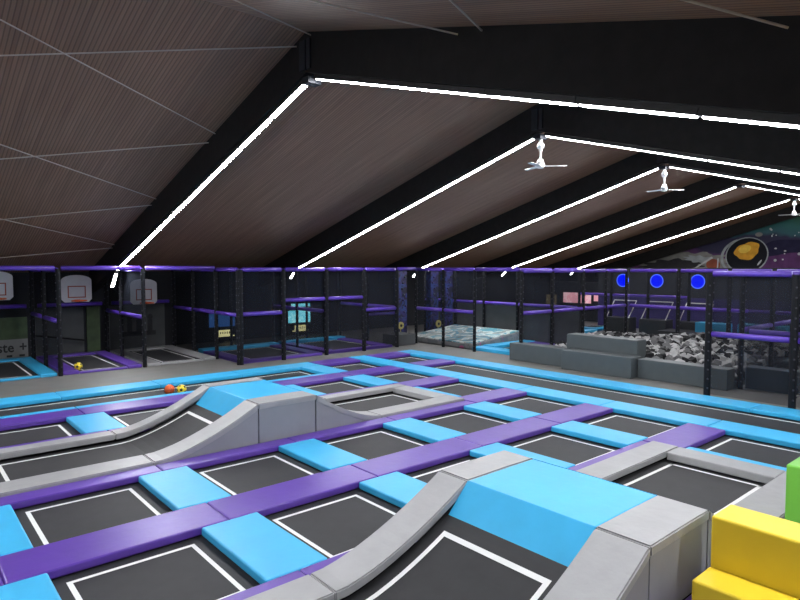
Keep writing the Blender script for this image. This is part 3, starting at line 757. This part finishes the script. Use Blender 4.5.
for i in range(gx):
    for j in range(gy): rest.faces.new((gv[i][j], gv[i + 1][j], gv[i + 1][j + 1], gv[i][j + 1])).material_index = 2
for k, (d, x, y, z) in enumerate(cubes):
    s = rn.choices([0, 1, 2], [.36, .30, .34])[0]
    sc = rn.uniform(.85, 1.15); e = Euler((rn.uniform(0, PI), rn.uniform(0, PI), rn.uniform(0, PI)))
    if k < 300:
        o = bpy.data.objects.new('foam_cube', protos[s]); COL.objects.link(o)
        o.location = (x, y, z); o.rotation_euler = e; o.scale = (sc, sc, sc)
        setp(o, shade[s][1], 'foam cube', shade[s][0].replace('foaml', 'light grey foam cubes').replace('foamm', 'mid grey foam cubes').replace('foamd', 'black foam cubes'))
    else:
        box(rest, x - .095, x + .095, y - .095, y + .095, z - .095, z + .095, mi=s, rot=e.to_matrix())
o = obj('foam_cubes', rest, [M['foaml'], M['foamm'], M['foamd']], center=(19.3, 9.1, 0))
setp(o, 'mass of foam cubes filling the rest of the foam pit', 'foam cubes', kind='stuff')
# ------------------------------------------------------------------ beyond the foam pit
b = NB(); box(b, 28.6, 28.8, 5.0, 17.2, FZ, 1.6); setp(obj('wall_pad', b, M['purplewall'], center=(28.7, 11, FZ)), 'long purple padded wall beyond the foam pit', 'wall pad')
b = NB(); box(b, 28.6, 28.8, 5.0, 17.2, 1.6, 3.0); setp(obj('wall_board', b, M['wall'], center=(28.7, 11, 1.6)), 'black board above the purple padded wall carrying the blue discs', 'board')
for k, y in enumerate((15.80, 14.02, 12.08)):
    w = ['left', 'middle', 'right'][k]
    t = thing('light_disc', f'glowing blue round disc beyond the foam pit, {w} one of three', 'light', (28.56, y, 2.37), 'glowing blue discs')
    b = NB(); tube(b, (28.55, y, 2.37), (28.6, y, 2.37), .29, 28); setp(obj('disc', b, M['disc'], t), 'glowing blue disc')
    b = NB(); n = 28
    for q in range(n):
        a0, a1 = 2 * PI * q / n, 2 * PI * (q + 1) / n
        poly(b, [(28.545, y + .29 * math.cos(a0), 2.37 + .29 * math.sin(a0)), (28.545, y + .29 * math.cos(a1), 2.37 + .29 * math.sin(a1)), (28.545, y + .335 * math.cos(a1), 2.37 + .335 * math.sin(a1)), (28.545, y + .335 * math.cos(a0), 2.37 + .335 * math.sin(a0))])
    setp(obj('ring', b, M['discring'], t), 'paler blue ring')
for k, yc in enumerate((14.45, 12.75, 11.05)):
    t = thing('tube_frame', f'pale tube frame with slanted legs beyond the foam pit, {["left", "middle", "right"][k]} one of three', 'frame', (26, yc, FZ), 'pale tube frames')
    b = NB(); tube(b, (26.4, yc - .55, 1.48), (26.4, yc + .55, 1.48), .025, 8); obj('crossbar', b, M['pipe'], t)
    for s in (-1, 1):
        b = NB(); tube(b, (26.4, yc + s * .55, 1.48), (25.7, yc + s * .55, .72), .022, 8); obj('leg', b, M['pipe'], t)
    b = NB(); box(b, 25.62, 26.3, yc - .62, yc + .62, FZ, .73, bev=.03); setp(obj('plinth', b, M['housing'], t), 'dark padded plinth')
for k, yy in enumerate((16.6, 14.9, 13.1, 11.3)):
    post(25.9, yy, 2.9, f'dark post among the pale tube frames beyond the foam pit, {ORD[k]} from the left', 'far posts', .07, False)
    if k < 3: rail((25.9, [16.6, 14.9, 13.1][k]), (25.9, [14.9, 13.1, 11.3][k]), 1.75, f'far purple rail below the blue discs, {ORD[k]} from the left', 'far rails', .06)
block('padded_ledge', 24.4, 25.55, 5.5, 11.9, FZ, .40, M['housing'], 'long low black padded ledge just beyond the foam pit', 'ledge')
block('foam_block', 24.9, 25.5, 9.4, 10.6, .40, .80, M['blue'], 'bright blue padded block on the black ledge beyond the foam pit', 'block')
block('foam_block', 24.9, 25.5, 7.4, 9.0, .40, .85, M['blue'], 'second blue padded block on the black ledge, behind the net post', 'block')
for k, (x0, y0) in enumerate(((23.2, 13.0), (23.2, 15.4), (26.0, 15.6), (23.2, 17.8), (26.0, 18.0))):
    w = ['front right', 'front middle', 'rear middle', 'front left', 'rear left'][k]
    bed(x0 + .4, x0 + 2.0, y0 + .4, y0 + 1.7, f'far black trampoline beyond the padded wall, {w} one', 'far trampolines', z=.012, over=.03)
    pad(x0, x0 + 2.4, y0, y0 + .4, M['blue'], f'blue frame pad near the far {w} trampoline', grp='far pads', z0=FZ, z1=.09)
    pad(x0, x0 + .4, y0 + .4, y0 + 2.1, M['purple' if k % 2 else 'blue'], f'{"purple" if k % 2 else "blue"} frame pad on the near edge of the far {w} trampoline', grp='far pads', z0=FZ, z1=.09)
b = NB(); box(b, 30.3, 30.5, 17.4, 22.6, FZ, 2.2); setp(obj('partition', b, M['wall'], center=(30.4, 20, FZ)), kind='structure')
def pic(y0, y1, z0, z1, m, lab):
    t = thing('wall_picture', lab, 'picture', (30.27, (y0 + y1) / 2, z0), 'lit wall pictures')
    b = NB(); box(b, 30.26, 30.3, y0, y1, z0, z1); obj('picture_frame', b, M['black'], t)
    b = NB(); box(b, 30.25, 30.262, y0 + .04, y1 - .04, z0 + .04, z1 - .04); obj('print', b, m, t)
pic(18.6, 20.5, .95, 1.62, M['pink'], 'wide pink lit picture on the far partition, middle one')
pic(17.75, 18.5, 1.10, 1.62, M['pink'], 'small pink lit picture on the far partition, right one')
pic(20.9, 21.7, .78, 1.45, M['cream'], 'cream and brown picture on the far partition, left one')
# ------------------------------------------------------------------ mural on the end wall
mt = thing('wall_mural', 'painted space mural with astronaut helmet, orange visor and stars on the far end wall', 'mural', (XE - .01, 14.0, 3.0))
def mur(c): return pbr('mural_colour', c, .8, .2, .25, 3)
def ell(name, yc, zc_, ry, rz, m, lift, rot=0, lab=None, n=32, f=None):
    b = NB(); v = []
    for k in range(n):
        a = 2 * PI * k / n; s = f(a) if f else 1
        u, w = ry * s * math.cos(a), rz * s * math.sin(a)
        v.append((XE - lift, yc + u * math.cos(rot) - w * math.sin(rot), zc_ + u * math.sin(rot) + w * math.cos(rot)))
    poly(b, v); o = obj(name, b, m, mt)
    if lab: setp(o, lab)
    return o
mwhite, mblk, morg, mgrey, mdk = mur((.30, .32, .33)), mur((.008, .008, .012)), mur((.62, .30, .03)), mur((.21, .20, .185)), mur((.03, .028, .03))
mred, mpale, mhill = mur((.25, .07, .04)), mur((.5, .5, .5)), mur((.016, .014, .04))
def lobes(a): return 1 + .10 * math.sin(5 * a) + .06 * math.sin(9 * a + 1)
ell('hill', 11.2, 3.9, 2.4, .75, mhill, .012, 0, 'dark hill', 48, lambda a: 1 + .06 * math.sin(7 * a))
ell('purple_cloud', 10.6, 3.05, 2.6, .75, mur((.085, .03, .10)), .014, .1, 'purple cloud', 48, lambda a: 1 + .05 * math.sin(6 * a))
ell('suit', 17.6, 3.25, 2.9, .75, mgrey, .016, -.03, 'grey suit shapes', 64, lambda a: 1 + .10 * math.sin(13 * a) + .05 * math.sin(23 * a))
ell('suit_shadow', 18.4, 3.15, 2.0, .42, mdk, .020, -.05, None, 64, lambda a: 1 + .16 * math.sin(11 * a + 1))
ell('suit_fold', 16.6, 3.55, .9, .22, mwhite, .024, .12, None, 40, lambda a: 1 + .2 * math.sin(9 * a))
ell('red_panel', 15.75, 3.2, .42, .36, mred, .026, .2)
b = NB(); poly(b, [(XE - .03, 16.9, 3.0), (XE - .03, 16.75, 3.0), (XE - .03, 15.75, 3.62), (XE - .03, 15.85, 3.72)]); obj('pale_stroke', b, mpale, mt)
b = NB(); poly(b, [(XE - .03, 15.52, 3.0), (XE - .03, 15.44, 3.0), (XE - .03, 15.42, 3.6), (XE - .03, 15.50, 3.6)]); obj('pale_stroke', b, mpale, mt)
ell('helmet_rim', 13.85, 3.76, 1.2, 1.08, mwhite, .032, -.3, 'pale helmet outline')
ell('helmet', 13.85, 3.77, 1.13, 1.01, mblk, .036, -.3, 'black helmet')
b = NB(); n = 14
for q in range(n):
    a0, a1 = PI * (.62 + .62 * q / n), PI * (.62 + .62 * (q + 1) / n)
    P4 = []
    for (a, k) in ((a0, 1.20), (a1, 1.20), (a1, 1.34), (a0, 1.34)):
        P4.append((XE - .030 + .0, 13.85 - 1.1 * k * math.cos(a) , 3.62 + .9 * k * math.sin(a)))
    poly(b, P4)
obj('collar', b, mwhite, mt)
ell('visor', 13.82, 4.02, .70, .5, morg, .042, -.35, 'orange visor', 40, lambda a: 1 + .08 * math.sin(3 * a) + .04 * math.sin(7 * a))
ell('visor_glow', 13.95, 4.14, .36, .24, mur((.75, .5, .08)), .046, -.3)
ell('glint', 13.12, 3.32, .05, .2, mpale, .046, .6)
rn = random.Random(11)
for k in range(28):
    ell('star', rn.uniform(9.2, 12.6), rn.uniform(3.1, 5.3), .03 + .04 * rn.random(), .03 + .04 * rn.random(), mpale, .05, n=8)
for k in range(3): ell('star', 12.3 - k * 1.2, 3.45 + .35 * k, .08, .08, mpale, .051, n=10)
ell('planet', 13.2, 4.98, .2, .13, mgrey, .05, n=16)
# ------------------------------------------------------------------ world and view
w = bpy.data.worlds.new('world'); scn.world = w; w.use_nodes = True
bg = w.node_tree.nodes['Background']; bg.inputs['Color'].default_value = (.8, .85, 1, 1); bg.inputs['Strength'].default_value = .05
scn.view_settings.view_transform = 'Standard'; scn.view_settings.look = 'None'; scn.view_settings.exposure = 0.0
scn.cycles.use_denoising = True
scn.cycles.max_bounces = 8; scn.cycles.diffuse_bounces = 4; scn.cycles.transparent_max_bounces = 24
scn.cycles.sample_clamp_indirect = 6.0
